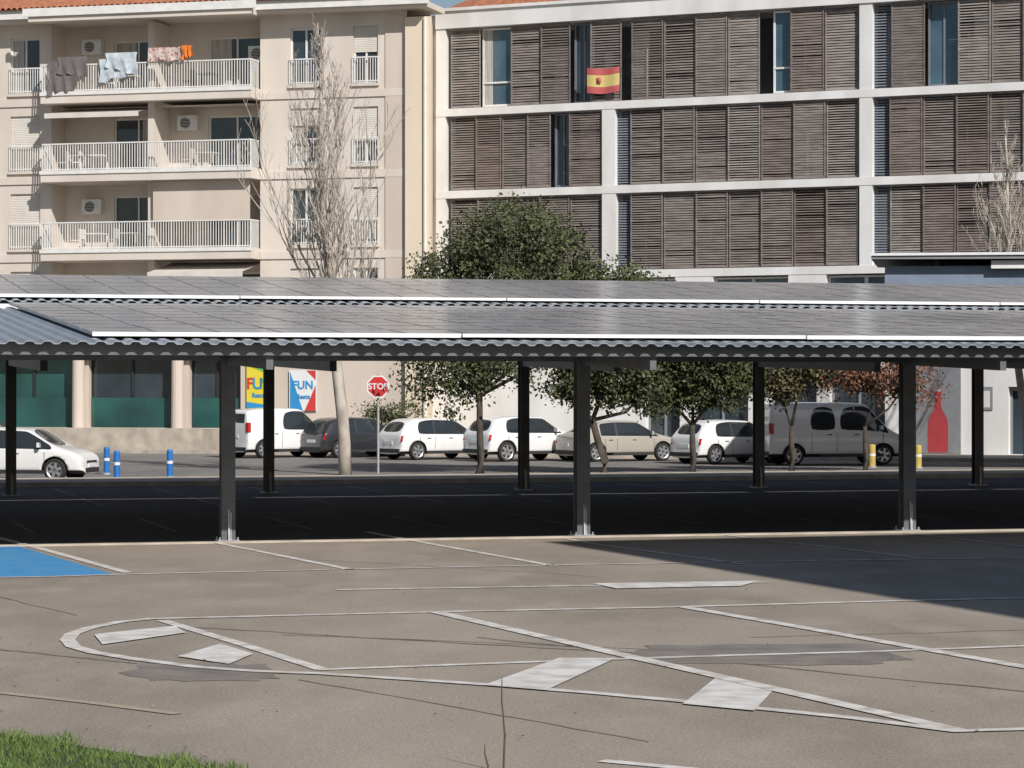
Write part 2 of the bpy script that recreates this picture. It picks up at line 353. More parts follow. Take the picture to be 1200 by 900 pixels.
# ------------------------------------------------------------------ left apartment building
dl=Vector((-.963,.27)).normalized(); nl=Vector((-.27,-.963)).normalized()
oL=(-3.05,106.0); FL=frame2(oL,dl,nl)
def la(px):
    p=(px-600)/F; return (oL[0]-p*oL[1])/(-dl.x+p*dl.y)
BL=empty('apartment_building')
fl=[4.9,8.05,11.2,14.35]; ztop=17.25
walls=MB(FL); trim=MB(FL); win=MB(FL); rail=MB(FL); shop=MB(FL)
def window(mb,a0,a1,z0,z1,b,glass='glass',fr='wmetal',mull=1,curt=.3,shut=0):
    t=.07
    mb.use(glass); mb.quad((a0,b,z0),(a1,b,z0),(a1,b,z1),(a0,b,z1))
    mb.use(fr); mb.box(a0,a0+t,b+.002,b+.06,z0,z1); mb.box(a1-t,a1,b+.002,b+.06,z0,z1); mb.box(a0+t,a1-t,b+.002,b+.06,z0,z0+t); mb.box(a0+t,a1-t,b+.002,b+.06,z1-t,z1)
    for i in range(1,mull+1):
        x=a0+(a1-a0)*i/(mull+1); mb.box(x-.035,x+.035,b+.002,b+.055,z0+t,z1-t)
    if R()<curt:
        mb.use('curtain'); k=U(.25,.5); s=R()<.5
        c0,c1=(a0+t,a0+(a1-a0)*k) if s else (a1-(a1-a0)*k,a1-t)
        n=8
        for i in range(n):
            x0=c0+(c1-c0)*i/n; x1=c0+(c1-c0)*(i+1)/n
            mb.quad((x0,b+.006+.02*(i%2),z0+t),(x1,b+.006+.02*((i+1)%2),z0+t),(x1,b+.006+.02*((i+1)%2),z1-t),(x0,b+.006+.02*(i%2),z1-t))
    if shut>0:
        mb.use('shutter_w'); zb=z1-(z1-z0)*shut; n=max(1,int((z1-zb)/.07))
        for i in range(n):
            z=zb+(z1-zb)*i/n; mb.hexa([(a0+.02,b+.07,z),(a1-.02,b+.07,z),(a1-.02,b+.09,z),(a0+.02,b+.09,z),(a0+.02,b+.07,z+.065),(a1-.02,b+.07,z+.065),(a1-.02,b+.08,z+.065),(a0+.02,b+.08,z+.065)])
def railing(mb,a0,a1,z0,z1,b,step=.11):
    mb.use('wmetal'); mb.box(a0,a1,b-.03,b+.03,z1-.05,z1); mb.box(a0,a1,b-.015,b+.015,z0+.06,z0+.1)
    n=int((a1-a0)/step)
    for i in range(n+1):
        a=a0+(a1-a0)*i/n; w=.015 if i%10 else .025; mb.box(a-w,a+w,b-.01,b+.01,z0,z1-.05)
aR=la(477); aE=la(305); aF=la(60); aEnd=la(-330)
holes=[]
def addwin(x0,x1,floors,h=2.25,shutl=None):
    a1,a0=la(x0),la(x1)
    for i in floors:
        z=fl[i]+.1; holes.append((a0,a1,z,z+h))
        s=shutl[i] if shutl else 0
        window(win,a0,a1,z,z+h,-.16,'glass',curt=.5,shut=s)
        railing(rail,a0-.02,a1+.02,z+.02,z+1.05,.05,.1)
        trim.use('cream'); trim.box(a0-.06,a1+.06,0.004,.1,z-.1,z)
addwin(340,376,[0,1,2,3],shutl=[.5,.0,.3,0]); addwin(414,443,[0,1,2,3],shutl=[0,.9,.6,.45])
walls.use('cream'); walls.wall(aR,aE,4.3,ztop,0,[h for h in holes],.2)
holes=[]; addwin(12,47,[0,1,2,3],shutl=[.2,1,1,0]); addwin(-70,-30,[0,1,2,3],shutl=[.2,.5,1,0]); addwin(-200,-150,[0,1,2,3],shutl=[.2,.5,1,0])
walls.use('cream'); walls.wall(aF,aEnd,4.3,ztop,0,holes,.2)
walls.use('yel'); walls.hexa([(0,.25,0),(aR,.25,0),(aR+3.6,-12,0),(3.6,-12,0),(0,.25,ztop-.3),(aR,.25,ztop-.3),(aR+3.6,-12,ztop-.3),(3.6,-12,ztop-.3)])
trim.use('wmetal'); trim.tube([(.25,.31,.2),(.25,.31,16.9)],[.06,.06],6)
RD=-1.3
holes=[]
ww=[(la(175),la(118)),(la(297),la(230))]
for i in range(4):
    for k,(a0,a1) in enumerate(ww):
        z=fl[i]+.08; h=2.2; holes.append((a0,a1,z,z+h)); window(win,a0,a1,z,z+h,RD-.14,'glass',mull=1,curt=.8,shut=0)
walls.use('cream'); walls.wall(aE,aF,4.3,ztop,RD,holes,.15)
walls.use('cream')
walls.box(aE-.12,aE-.0,RD,-.003,4.3,ztop); walls.box(aF,aF+.12,RD,-.003,4.3,ztop)
ap=la(181); walls.box(ap-.13,ap+.13,RD+.003,.35,4.3,ztop-.1)
walls.use('pink'); walls.box(la(475),la(452),.004,.05,4.3,ztop-.2)
walls.use('cream'); walls.hexa([(.7,-1.8,0),(aEnd,-1.8,0),(aEnd,-12,0),(3.7,-12,0),(.7,-1.8,ztop-.31),(aEnd,-1.8,ztop-.31),(aEnd,-12,ztop-.31),(3.7,-12,ztop-.31)]); walls.box(aEnd-.01,aEnd+.15,-12,0,0,ztop)
for i,z in enumerate(fl):
    trim.use('cream'); trim.box(aE+.002,aF-.002,RD+.002,1.0,z-.42,z)
    trim.use('wmetal'); trim.box(aE-.02,aF+.02,1.0,1.05,z-.12,z+.03)
    trim.use('cream'); trim.box(aR,aE-.02,.004,.06,z-.42,z-.12); trim.box(aF+.04,aEnd,.004,.06,z-.42,z-.12)
    railing(rail,aE+.05,aF-.05,z,z+1.12,.93)
    rail.use('wmetal')
    for a in (aE+.05,aF-.05):
        for k in range(8): rail.box(a-.01,a+.01,.06+k*.11,.08+k*.11,z,z+1.07)
        rail.box(a-.02,a+.02,.03,.93,z+1.07,z+1.12)
trim.use('cream'); trim.box(0,aEnd,-1.5,.9,ztop,ztop+.22); trim.box(aE-.2,aF+.3,.9,1.5,ztop-.1,ztop+.2); trim.use('wmetal'); trim.box(-.1,aEnd,.9,1.02,ztop+.1,ztop+.45); trim.box(aE-.4,aF+.5,1.5,1.6,ztop+.1,ztop+.42)
roof=MB(FL); roof.use('tile')
n=int(aEnd/.25)
for i in range(n):
    a=-.1+i*.25; bk=-6 if a>2.2 else 1.15-(a+.3)*2.8
    kk=(1.15-bk)/7.15
    pr=[(a,0),(a+.04,.06),(a+.1,.09),(a+.16,.06),(a+.2,0),(a+.25,0)]
    for j in range(5):
        roof.quad((pr[j][0],1.15,ztop+.46+pr[j][1]),(pr[j+1][0],1.15,ztop+.46+pr[j+1][1]),(pr[j+1][0],bk,ztop+.46+2.14*kk+pr[j+1][1]),(pr[j][0],bk,ztop+.46+2.14*kk+pr[j][1]))
roof.quad((-.1,1.15,ztop+.44),(aEnd,1.15,ztop+.44),(aEnd,-6,ztop+2.5),(2.3,-6,ztop+2.5)); roof.quad((2.3,-6,ztop+2.5),(aEnd,-6,ztop+2.5),(aEnd,-13,ztop+.4),(4,-13,ztop+.4)); roof.quad((-.1,1.15,ztop+.44),(2.3,-6,ztop+2.5),(4,-13,ztop+.4))
roof.obj('tiled_roof',BL)
holes=[(la(282),la(222),.95,3.85),(la(201),la(104),.95,3.85),(la(86),la(-60),.95,3.85),(la(-75),la(-200),.95,3.85)]
walls.use('pink'); walls.wall(aR,aEnd,0,4.3,.0,holes,.35)
walls.use('cream'); walls.box(aE-.4,aEnd,.003,.5,3.95,4.4)
for h in holes:
    shop.use('teal' if h[0]>la(100) else 'glass'); 
    shop.quad((h[0],-.34,h[2]),(h[1],-.34,h[2]),(h[1],-.34,h[3]),(h[0],-.34,h[3]))
    shop.use('plastic'); n=max(2,int((h[1]-h[0])/1.5))
    for i in range(n+1):
        a=h[0]+(h[1]-h[0])*i/n; shop.box(a-.04,a+.04,-.335,-.25,h[2],h[3])
    shop.box(h[0],h[1],-.335,-.24,h[3]-.12,h[3])
    shop.use('teal'); shop.box(h[0]+.05,h[1]-.05,-.2,-.19,h[2],h[2]+1.2)
walls.use('pink')
for px in (95,211): walls.tube([(la(px),.25,.9),(la(px),.25,3.95)],[.26,.24],14)
walls.use('pave'); walls.box(la(262),la(-250),0.005,2.4,.13,.92); walls.use('kerb'); walls.box(la(264),la(-250),2.4,2.48,.13,.98)
po=MB(FL)
z0,z1=1.75,3.55
po.use('poster_y'); po.box(la(318),la(290),.06,.1,z0,z1)
po.use('poster_w'); po.box(la(372),la(340),.06,.1,z0-.1,z1-.3)
po.use('poster_g'); po.quad((la(318),.105,z1-.5),(la(290),.105,z1-.1),(la(290),.105,z1),(la(318),.105,z1))
po.use('poster_b'); po.quad((la(318),.106,z0),(la(290),.106,z0),(la(290),.106,z0+.25),(la(318),.106,z0+.1))
po.use('poster_b'); po.quad((la(356),.105,z0-.1),(la(341),.105,z0-.1),(la(341),.105,z1-.35))
po.use('poster_r'); po.quad((la(371),.105,z0-.1),(la(358),.105,z0-.1),(la(371),.105,z0+.9)); po.quad((la(371),.105,z1-.32),(la(360),.105,z1-.32),(la(371),.105,z0+1.1))
po.obj('wall_posters',BL)
def textobj(s,size,loc,ang,m,parent,name,tilt=math.pi/2):
    cu=bpy.data.curves.new(name,'FONT'); cu.body=s; cu.size=size; cu.align_x='CENTER'; cu.align_y='CENTER'; cu.extrude=.004; cu.offset=size*.02
    ob=bpy.data.objects.new(name,cu); bpy.context.scene.collection.objects.link(ob)
    bpy.context.view_layer.update(); dg=bpy.context.evaluated_depsgraph_get(); me=bpy.data.meshes.new_from_object(ob.evaluated_get(dg)); me.materials.clear(); me.materials.append(m)
    bpy.data.objects.remove(ob); o2=bpy.data.objects.new(name,me); bpy.context.scene.collection.objects.link(o2); o2.location=loc; o2.rotation_euler=(tilt,0,ang); 
    if parent: o2.parent=parent
    return o2
angL=math.atan2(-dl.y,-dl.x)
for s,px,m,z in [('F',294,'poster_r',2.7),('U',303,'poster_b',2.7),('N',312,'poster_g',2.7),('FUN',356,'poster_b',2.65),('fiesta',304,'poster_b',2.25),('fiesta',357,'poster_b',2.2)]:
    sz=.62 if len(s)==1 else (.45 if s=='FUN' else .26)
    textobj(s,sz,FL(la(px),.115,z),angL,M[m],BL,'poster_lettering')
ac=MB(FL)
def acu(px,z,b=RD+.02):
    a=la(px); ac.use('wmetal'); ac.box(a-.42,a+.42,b,b+.3,z,z+.6); ac.use('plastic')
    n=16; ac.quad(*[(a+.08+.22*math.cos(2*math.pi*i/n),b+.305,z+.3+.22*math.sin(2*math.pi*i/n)) for i in range(n)])
    ac.use('wmetal')
    for k in range(-3,4): ac.box(a-.14,a+.3,b+.308,b+.315,z+.3+k*.06-.008,z+.3+k*.06+.008)
for px,z in [(95,16.1),(292,15.6),(208,12.9),(95,9.6)]: acu(px,z)
ac.obj('air_conditioners',BL)
aw=MB(FL)
aw.use('shutter_w')
aw.quad((la(175),RD+.1,13.9),(la(66),RD+.1,13.9),(la(66),1.1,13.5),(la(175),1.1,13.5)); aw.box(la(175),la(66),1.08,1.12,13.32,13.52)
aw.quad((la(298),RD+.1,7.6),(la(188),RD+.1,7.6),(la(188),1.3,7.1),(la(298),1.3,7.1)); aw.box(la(298),la(188),1.28,1.32,6.9,7.12)
aw.quad((la(298),RD+.1,13.85),(la(190),RD+.1,13.85),(la(190),.5,13.75),(la(298),.5,13.75))
aw.use('pink'); aw.box(la(299),la(186),.55,.57,9.15,10.75)
aw.obj('awnings',BL)
cl=MB(FL)
def cloth(x0,x1,zt,zl,zr,m,b=.99):
    cl.use(m); a0,a1=la(x1),la(x0); n=14; cl.smooth=True
    vs=[];fs=[];mz=7
    for i in range(n+1):
        k=i/n
        for j in range(mz):
            q=j/(mz-1); zb=zr+(zl-zr)*k
            vs.append((a0+(a1-a0)*k+.04*math.sin(j+i), b+.09+.05*math.sin(i*1.3+q*2)*q, zt+(zb-zt)*q+.05*math.sin(i*.9)*q))
    for i in range(n):
        for j in range(mz-1): fs.append((i*mz+j,(i+1)*mz+j,(i+1)*mz+j+1,i*mz+j+1))
    cl.add(vs,fs)
cloth(70,102,15.6,14.25,14.45,'cloth_g'); cloth(82,116,15.75,15.1,14.9,'cloth_g',1.03); cloth(130,172,15.62,14.7,15.0,'cloth_l'); cloth(138,174,15.85,15.3,14.9,'cloth_l',1.04)
cloth(187,224,16.0,15.5,15.45,'cloth_p'); cloth(226,238,16.05,15.5,15.6,'orange')
cl.obj('hanging_laundry',BL)
fu=MB(FL)
for px,z,m in [(150,14.35,'wmetal'),(95,11.2,'curtain'),(110,11.2,'wmetal'),(240,11.2,'curtain'),(110,8.05,'wmetal'),(150,8.05,'curtain'),(240,14.35,'plastic')]:
    a=la(px); fu.use(m); fu.box(a-.4,a+.4,-.6,.1,z+.68,z+.72)
    for dx in(-.35,.35):
        for dy in(-.55,.05): fu.box(a+dx-.02,a+dx+.02,dy-.02,dy+.02,z,z+.68)
    fu.box(a+.6,a+.64,-.5,0,z,z+.9); fu.box(a+.64,a+1.0,-.5,0,z+.42,z+.46)
fu.obj('balcony_furniture',BL)
walls.obj('walls',BL); trim.obj('slabs_and_cornice',BL); win.obj('windows',BL); rail.obj('balcony_railings',BL); shop.obj('shop_front',BL)

# ------------------------------------------------------------------ right building
oR=(-2.9,109.0); dr=Vector((.9067,-.4217)).normalized(); nr=Vector((-.4217,-.9067)).normalized(); FR=frame2(oR,dr,nr)
def ra(px):
    p=(px-600)/F; return (p*oR[1]-oR[0])/(dr.x-p*dr.y)
BR=empty('apartment_building'); AEND=36
zs=[3.85,7.1,10.37,13.63,16.9]
w=MB(FR); w.use('white')
for z in zs[:-1]: w.box(0,AEND,-1.0,.32,z-.3,z)
w.box(0,AEND,-1.0,.36,16.82,17.5); w.box(-.05,AEND,-1.2,.45,17.5,17.62)
w.box(0,.42,-1.0,.3,3.85,16.82); w.box(-.3,0,-12,.1,0,17.4)
w.use('greywall'); w.box(-.34,-.3,-11.9,.0,0,17.3)
w.use('white'); w.box(0,AEND,-12,-1.01,0,17.2); 
w.obj('white_concrete_frame',BR)
w=MB(FR); w.use('dark'); 
for i in range(4): w.quad((.42,-.62,zs[i]),(AEND,-.62,zs[i]),(AEND,-.62,zs[i+1]-.3),(.42,-.62,zs[i+1]-.3))
w.use('curtain')
for k in range(22):
    a=U(1,AEND-2); i=random.choice([0,1,2,3]); w.box(a,a+U(.3,1.1),-.6,-.57,zs[i]+.1,zs[i+1]-.5)
w.obj('recessed_wall',BR)
rf=MB(FR); rf.use('tile'); rf.hexa([(.0,-.2,17.625),(AEND,-.2,17.625),(AEND,-11.5,17.625),(.0,-11.5,17.625),(1.2,-5,19.5),(AEND-1,-5,19.5),(AEND-1,-7,19.5),(1.2,-7,19.5)])
for i in range(int(AEND/.3)):
    a=.1+i*.3; 
    if a>1.2 and a<AEND-1.2: rf.hexa([(a,-.15,17.63),(a+.15,-.15,17.63),(a+.15,-5,19.51),(a,-5,19.51),(a+.03,-.15,17.74),(a+.12,-.15,17.74),(a+.12,-5,19.6),(a+.03,-5,19.6)])
rf.obj('roof',BR)
sh=MB(FR); wn=MB(FR)
def shutter(a0,a1,z0,z1,b):
    m=random.choice(['br0','br0','br1','br2','br3']); sh.use(m)
    t=.045; a0+=.015;a1-=.015
    sh.box(a0,a0+t,b-.02,b+.03,z0,z1); sh.box(a1-t,a1,b-.02,b+.03,z0,z1); sh.box(a0+t,a1-t,b-.02,b+.03,z0,z0+t); sh.box(a0+t,a1-t,b-.02,b+.03,z1-t,z1)
    n=30; mode=R(); tilt=random.choice([.01,.015,.025]); hh=random.choice([.06,.072,.082])
    zsw=z0+(z1-z0)*U(.3,.7)
    st=(z1-z0-2*t)/n
    for i in range(n):
        z=z0+t+i*st; k=hh*U(.9,1.05)
        if mode<.4 and z>zsw: k=.045
        if R()<.06: k*=.5
        tl=tilt*U(.7,1.3)
        sh.hexa([(a0+t,b+tl-.012,z),(a1-t,b+tl-.012,z),(a1-t,b+tl,z),(a0+t,b+tl,z),(a0+t,b-tl-.012,z+k),(a1-t,b-tl-.012,z+k),(a1-t,b-tl,z+k),(a0+t,b-tl,z+k)])
def louvre(a0,a1,z0,z1,b):
    sh.use('louv')
    n=30
    for i in range(n):
        z=z0+(z1-z0)*i/n; sh.hexa([(a0,b,z),(a1,b,z),(a1,b+.01,z),(a0,b+.01,z),(a0,b-.05,z+.06),(a1,b-.05,z+.06),(a1,b-.04,z+.06),(a0,b-.04,z+.06)])
def seq(x0,x1,n,t='S'):
    return [(x0+(x1-x0)*i/n,x0+(x1-x0)*(i+1)/n,t) for i in range(n)]
far=[(1200+i*38,1238+i*38,'S') for i in range(8)]
top=[(530,565,'S'),(565,600,'W'),(600,636,'S'),(636,671,'S'),(671,694,'G'),(694,731,'S'),(731,742,'D')]+seq(742,892,4)+[(892,906,'D'),(906,928,'W')]+seq(928,1008,2)+[(1010,1025,'C'),(1025,1046,'L'),(1046,1086,'S'),(1086,1124,'G'),(1124,1163,'S'),(1163,1200,'S')]+far
mid=seq(530,650,4)[:3]+[(620,648,'S'),(648,669,'G')]+[(669,708,'S'),(709,724,'C'),(724,740,'L')]+seq(740,1008,7)+[(1010,1025,'C'),(1025,1044,'L')]+seq(1044,1200,4)+far
low=[(530,562,'S'),(562,598,'S'),(598,634,'S'),(634,670,'S'),(670,708,'S'),(709,725,'C'),(725,741,'L')]+seq(741,1008,7)+[(1010,1025,'C'),(1025,1044,'L')]+seq(1044,1200,4)+far
first=[(x0,x1,'W' if i%3 else 'C') for i,(x0,x1,t) in enumerate(seq(530,1500,22))]
for lay,z0,z1 in [(top,zs[3],zs[4]-.08),(mid,zs[2],zs[3]-.3),(low,zs[1],zs[2]-.3),(first,zs[0],zs[1]-.3)]:
    for i,(x0,x1,t) in enumerate(lay):
        a0,a1=ra(x0),ra(x1)
        if t=='S': shutter(a0,a1,z0+.03,z1-.03,.12+(.07 if i%2 else 0))
        elif t=='W': window(wn,a0,a1,z0+.05,z1-.05,-.1,'glass_b',mull=0,curt=.3); wn.use('wmetal'); wn.box(a0,a1,-.09,-.03,z0+.95,z0+1.02)
        elif t=='G': window(wn,a0,a1,z0+.05,z1-.05,-.25,'glass_b' if x0>1000 else 'glass',fr='louv',mull=1,curt=0)
        elif t=='C': wn.use('white'); wn.box(a0,a1,-.4,.3,z0,z1)
        elif t=='L': louvre(a0,a1,z0,z1,.05)
sh.obj('wooden_shutters',BR); wn.obj('windows',BR)
gf=MB(FR)
holes=[(ra(760),ra(800),.4,3.1),(ra(815),ra(880),.4,3.1),(ra(905),ra(960),.4,3.1),(ra(975),ra(1040),.4,3.1),(ra(1184),ra(1240),.15,2.6),(ra(1290),ra(1400),.4,3.1)]
gf.use('white'); gf.wall(-.3,AEND,0,3.56,.3,holes,.4)
for h in holes:
    gf.use('glass' ); gf.quad((h[0],-.08,h[2]),(h[1],-.08,h[2]),(h[1],-.08,h[3]),(h[0],-.08,h[3])); gf.use('greywall'); gf.box(h[0],h[1],-.07,0,h[3]-.15,h[3]); gf.box(h[0],h[0]+.08,-.07,0,h[2],h[3]-.15); gf.box(h[1]-.08,h[1],-.07,0,h[2],h[3]-.15); m_=(h[0]+h[1])/2; gf.box(m_-.04,m_+.04,-.07,0,h[2],h[3]-.15)
gf.use('greywall'); gf.box(ra(1062),ra(1129),.304,.42,.15,3.45)
gf.box(ra(1150),ra(1166),.304,.34,1.75,2.6); 
gf.use('white'); gf.box(ra(1153),ra(1163),.342,.346,1.85,2.45)
gf.obj('ground_floor',BR)
bt=MB(FR); ac_=ra(1103)
prof=[(.36,.2),(.38,.3),(.38,1.25),(.34,1.45),(.16,1.75),(.12,1.9),(.12,2.3),(.14,2.32),(.14,2.42)]
for i in range(len(prof)-1):
    (w0,z0_),(w1,z1_)=prof[i],prof[i+1]
    bt.use('mural_r'); bt.quad((ac_-w0,.43,z0_),(ac_+w0,.43,z0_),(ac_+w1,.43,z1_),(ac_-w1,.43,z1_))
bt.use('poster_w'); bt.box(ac_-.05,ac_+.08,.435,.44,2.43,2.5)
bt.obj('bottle_mural',BR)
fg=MB(FR); a0,a1=ra(693),ra(731); fg.smooth=True
zt,zb=14.95,13.98
for nme,q0,q1 in [('flag_r',0,.27),('flag_y',.27,.73),('flag_r',.73,1)]:
    fg.use(nme); n=14
    for i in range(n):
        f0,f1=i/n,(i+1)/n
        w0=.03*math.sin(f0*9);w1=.03*math.sin(f1*9)
        s0=-.06*math.sin(f0*3.14);s1=-.06*math.sin(f1*3.14)
        fg.quad((a0+(a1-a0)*f0,.42+w0,zt+s0+(zb-zt)*q1),(a0+(a1-a0)*f1,.42+w1,zt+s1+(zb-zt)*q1),(a0+(a1-a0)*f1,.42+w1,zt+s1+(zb-zt)*q0),(a0+(a1-a0)*f0,.42+w0,zt+s0+(zb-zt)*q0))
fg.use('flag_r'); fg.box((a0+a1)/2-.26,(a0+a1)/2-.08,.46,.465,14.32,14.55)
fg.obj('flag')

# neighbouring building, outside frame to the right, whose shadow lies on the lot
A=(12.2,24.8); dA=(.327,-.945); dP=(.945,.327); FN=frame2(A,dA,dP); NH=18
BN=empty('office_building'); g=MB(FN); g.use('cream')
hs=[(2+i*4,4.6+i*4,1+j*3.5,3+j*3.5) for i in range(7) for j in range(5)]
g.quad((0,0,0),(0,14,0),(0,14,NH),(0,0,NH)); g.quad((32,0,0),(32,14,0),(32,14,NH),(32,0,NH)); g.quad((0,14,0),(32,14,0),(32,14,NH),(0,14,NH)); g.quad((0,0,NH),(32,0,NH),(32,14,NH),(0,14,NH))
g.wall(0,32,0,NH,0,hs,-.2); g.obj('walls',BN)
g=MB(FN); g.use('glass')
for h in hs: g.quad((h[0],.18,h[2]),(h[1],.18,h[2]),(h[1],.18,h[3]),(h[0],.18,h[3]))
g.obj('windows',BN)

# ------------------------------------------------------------------ trees
def leafy(name,base,hgt,blobs,nl,leaf,trunk_r=.11,clump=.38,size=.11,lean=0):
    P=empty(name); g=MB(); g.use('bark'); g.smooth=True
    x,y=base
    fork=max(1.3,hgt*.28)
    tp=(x+lean,y,fork)
    g.tube([(x,y,.0),(x+.03,y,.4),(x+lean*.5,y,fork*.6),tp],[trunk_r*1.35,trunk_r,trunk_r*.9,trunk_r*.8],8)
    cl_=[]
    tot=sum(b[3]*b[4]*b[5] for b in blobs)
    for b in blobs:
        k=max(10,int(nl*b[3]*b[4]*b[5]/tot))
        nc=max(5,int(k/55))
        for i in range(nc):
            while True:
                p=Vector((U(-1,1),U(-1,1),U(-1,1)))
                if .25<p.length<1: break
            cl_.append((Vector((b[0]+p.x*b[3],b[1]+p.y*b[4],b[2]+p.z*b[5])),clump*U(.6,1.3)))
        c=Vector((b[0],b[1],b[2])); m_=(Vector(tp)+c)/2+Vector((U(-.2,.2),U(-.2,.2),-.2))
        g.tube([tp,tuple(m_),tuple(c)],[trunk_r*.6,trunk_r*.45,.03],6)
    for c,r in random.sample(cl_,min(len(cl_),70)):
        bb=min(blobs,key=lambda b:(Vector(b[:3])-c).length); s=Vector(bb[:3])*.6+Vector(tp)*.4
        mm=(s+c)/2+Vector((U(-.15,.15),U(-.15,.15),U(-.1,.15)))
        g.tube([tuple(s),tuple(mm),tuple(c)],[.03,.02,.008],4)
    g.obj('trunk_and_limbs',P)
    g=MB(); g.use(leaf)
    for c,r in cl_:
        for i in range(55):
            d=Vector((random.gauss(0,.5),random.gauss(0,.5),random.gauss(0,.42)))*r
            p=c+d; n=Vector((U(-1,1),U(-1,.4),U(-.2,1))).normalized(); t=n.orthogonal().normalized(); t.rotate(Matrix.Rotation(U(0,6.28),3,n)); bnn=n.cross(t); s=size*U(.6,1.25)
            g.quad(tuple(p-t*s*.5),tuple(p+bnn*s*.3),tuple(p+t*s*.5),tuple(p-bnn*s*.3))
    g.obj('foliage',P); return P
leafy('holm_oak_tree',(-.97,82),8.4,[(.1,82.5,6.4,2.1,1.9,1.75),(-1.1,82.5,6.8,1.0,1.0,1.1),(1.4,82.5,6.5,1.1,1.0,.9),(-1.7,82,5.8,1.3,1.2,1.1),(-2.5,82,5.0,1.1,1.1,1.1),(-1.9,81.5,3.2,1.4,1.2,1.4),(2.5,82.8,5.4,1.4,1.3,1.0),(3.5,82.8,5.0,1.0,1.0,.7),(-.3,82,3.6,1.5,1.3,1.2)],34000,'leaf',.11,size=.14,clump=.46)
leafy('holm_oak_tree',(2.75,81.5),5.8,[(2.9,81.5,3.5,1.6,1.2,1.5),(3.6,82,5.2,1.1,1.0,.9),(1.9,81.5,2.9,.9,.8,.9),(4.0,81.5,2.5,.7,.6,.7)],19000,'leaf',.12,lean=-.35,size=.14)
leafy('holm_oak_tree',(5.45,82.5),5.2,[(5.5,82.5,3.4,1.7,1.3,1.5),(4.5,82.5,2.8,.9,.8,.9),(6.6,82.4,3.0,1.0,.9,1.0)],18000,'leaf',.1,size=.14)
leafy('carob_tree',(8.6,84),5.0,[(8.8,84,3.4,1.6,1.2,1.1),(8.0,84,2.8,.8,.7,.7)],9000,'leaf2',.09,size=.13)
leafy('copper_leaved_tree',(10.8,83.5),5.0,[(10.9,83.5,3.2,1.6,1.2,.9),(12.2,83.5,2.9,.9,.7,.8)],5500,'leaf3',.08,clump=.5,size=.12)
leafy('shrub',(-5.0,104.8),1.4,[(-4.6,104.8,1.5,1.2,.5,.7)],2000,'leaf',.04,size=.12)

def bare(name,base,hgt,spread,npri,bark,z0f=.28,seed=3,tr=.2):
    random.seed(seed); P=empty(name); g=MB(); g.use(bark); g.smooth=True
    x,y=base; ax=[]
    n=14
    for i in range(n+1):
        k=i/n; ax.append(Vector((x+.12*math.sin(k*5)-.65*min(1,k*2.2)+.04*math.sin(k*17),y+.1*math.sin(k*4),hgt*k)))
    rad=[tr*(1-k/n)**.75+.012 for k in range(n+1)]
    g.tube([tuple(p) for p in ax],rad,9)
    def at(k):
        f=k*n; i=min(int(f),n-1); return ax[i].lerp(ax[i+1],f-i)
    tw=MB(); tw.use(bark)
    def branch(p,d,l,r,lev):
        pts=[p]; q=p.copy(); dd=d.copy(); ns=5 if lev<2 else 3
        for i in range(ns):
            dd=(dd+Vector((U(-.14,.14),U(-.14,.14),.12))).normalized(); q=q+dd*l/ns; pts.append(q.copy())
        tw.tube([tuple(t) for t in pts],[max(.006,r*(1-i/ns*.8)) for i in range(ns+1)],5 if lev==0 else 3,cap=False)
        if lev>=3: return
        nb={0:7,1:4,2:2}[lev]
        for i in range(nb):
            k=U(.2,1); f=k*ns; j=min(int(f),ns-1); s=pts[j].lerp(pts[j+1],f-j)
            a=U(0,6.28); nd=(dd*1.0+Vector((math.cos(a),math.sin(a),U(.1,.6)))*U(.35,.65)).normalized()
            branch(s,nd,l*U(.3,.5),r*.5,lev+1)
    for i in range(npri):
        t=i/npri; k=z0f+(1-z0f)*t**1.15; p=at(min(k,.97)); a=i*2.4+U(-.3,.3)
        el=U(.92,1.22); d=Vector((math.cos(a)*math.cos(el),math.sin(a)*math.cos(el),math.sin(el)))
        env=spread*(1.25-1.17*t)
        l=env/ math.cos(el)*U(.5,.9); l=min(l,(hgt*1.0-p.z)*.7+.3)
        branch(p,d,l,.06*(1.1-k),0)
    g.obj('trunk',P); tw.obj('branches',P)
bare('bare_poplar_tree',(-4.95,81),13.4,2.3,44,'pbark',.24,3,.19)
bare('bare_poplar_tree',(17.4,92),11.6,1.9,30,'pbark',.3,5,.15)
random.seed(11)

# ------------------------------------------------------------------ street furniture
S=empty('stop_sign',(-4.02,82,0)); 
g=MB(); g.use('galv'); g.tube([(0,.03,0),(0,.03,3.0)],[.035,.035],8)
def octa(r,b): return [(r*math.cos(math.pi/8+i*math.pi/4),b,2.62+r*math.sin(math.pi/8+i*math.pi/4)) for i in range(8)]
g.obj('pole',S)
g=MB(); g.use('poster_w'); f_=octa(.36,-.03); k_=octa(.36,-.01); g.add(f_+k_,[tuple(range(8)),tuple(range(15,7,-1))]+[(i,(i+1)%8,8+(i+1)%8,8+i) for i in range(8)])
g.use('red'); g.quad(*octa(.315,-.034)); g.obj('sign_plate',S)
t_=textobj('STOP',.25,(0,-.045,2.62),0,M['poster_w'],S,'lettering')
def bollard(loc,m,h=.82,r=.09):
    g=MB(); g.smooth=False; x,y=loc
    g.use(m); g.tube([(x,y,0),(x,y,h-.05),(x,y,h-.01),(x,y,h)],[r,r,r*.85,r*.5],14)
    g.use('poster_w'); g.tube([(x,y,h*.5),(x,y,h*.6)],[r*1.04,r*1.04],14); g.use('galv'); g.tube([(x,y,0),(x,y,.05)],[r*1.4,r*1.4],14)
    g.obj('bollard')
for px,py in [(125,556),(137,562),(199,560)]: bollard(G(px,py),'bollard_b')
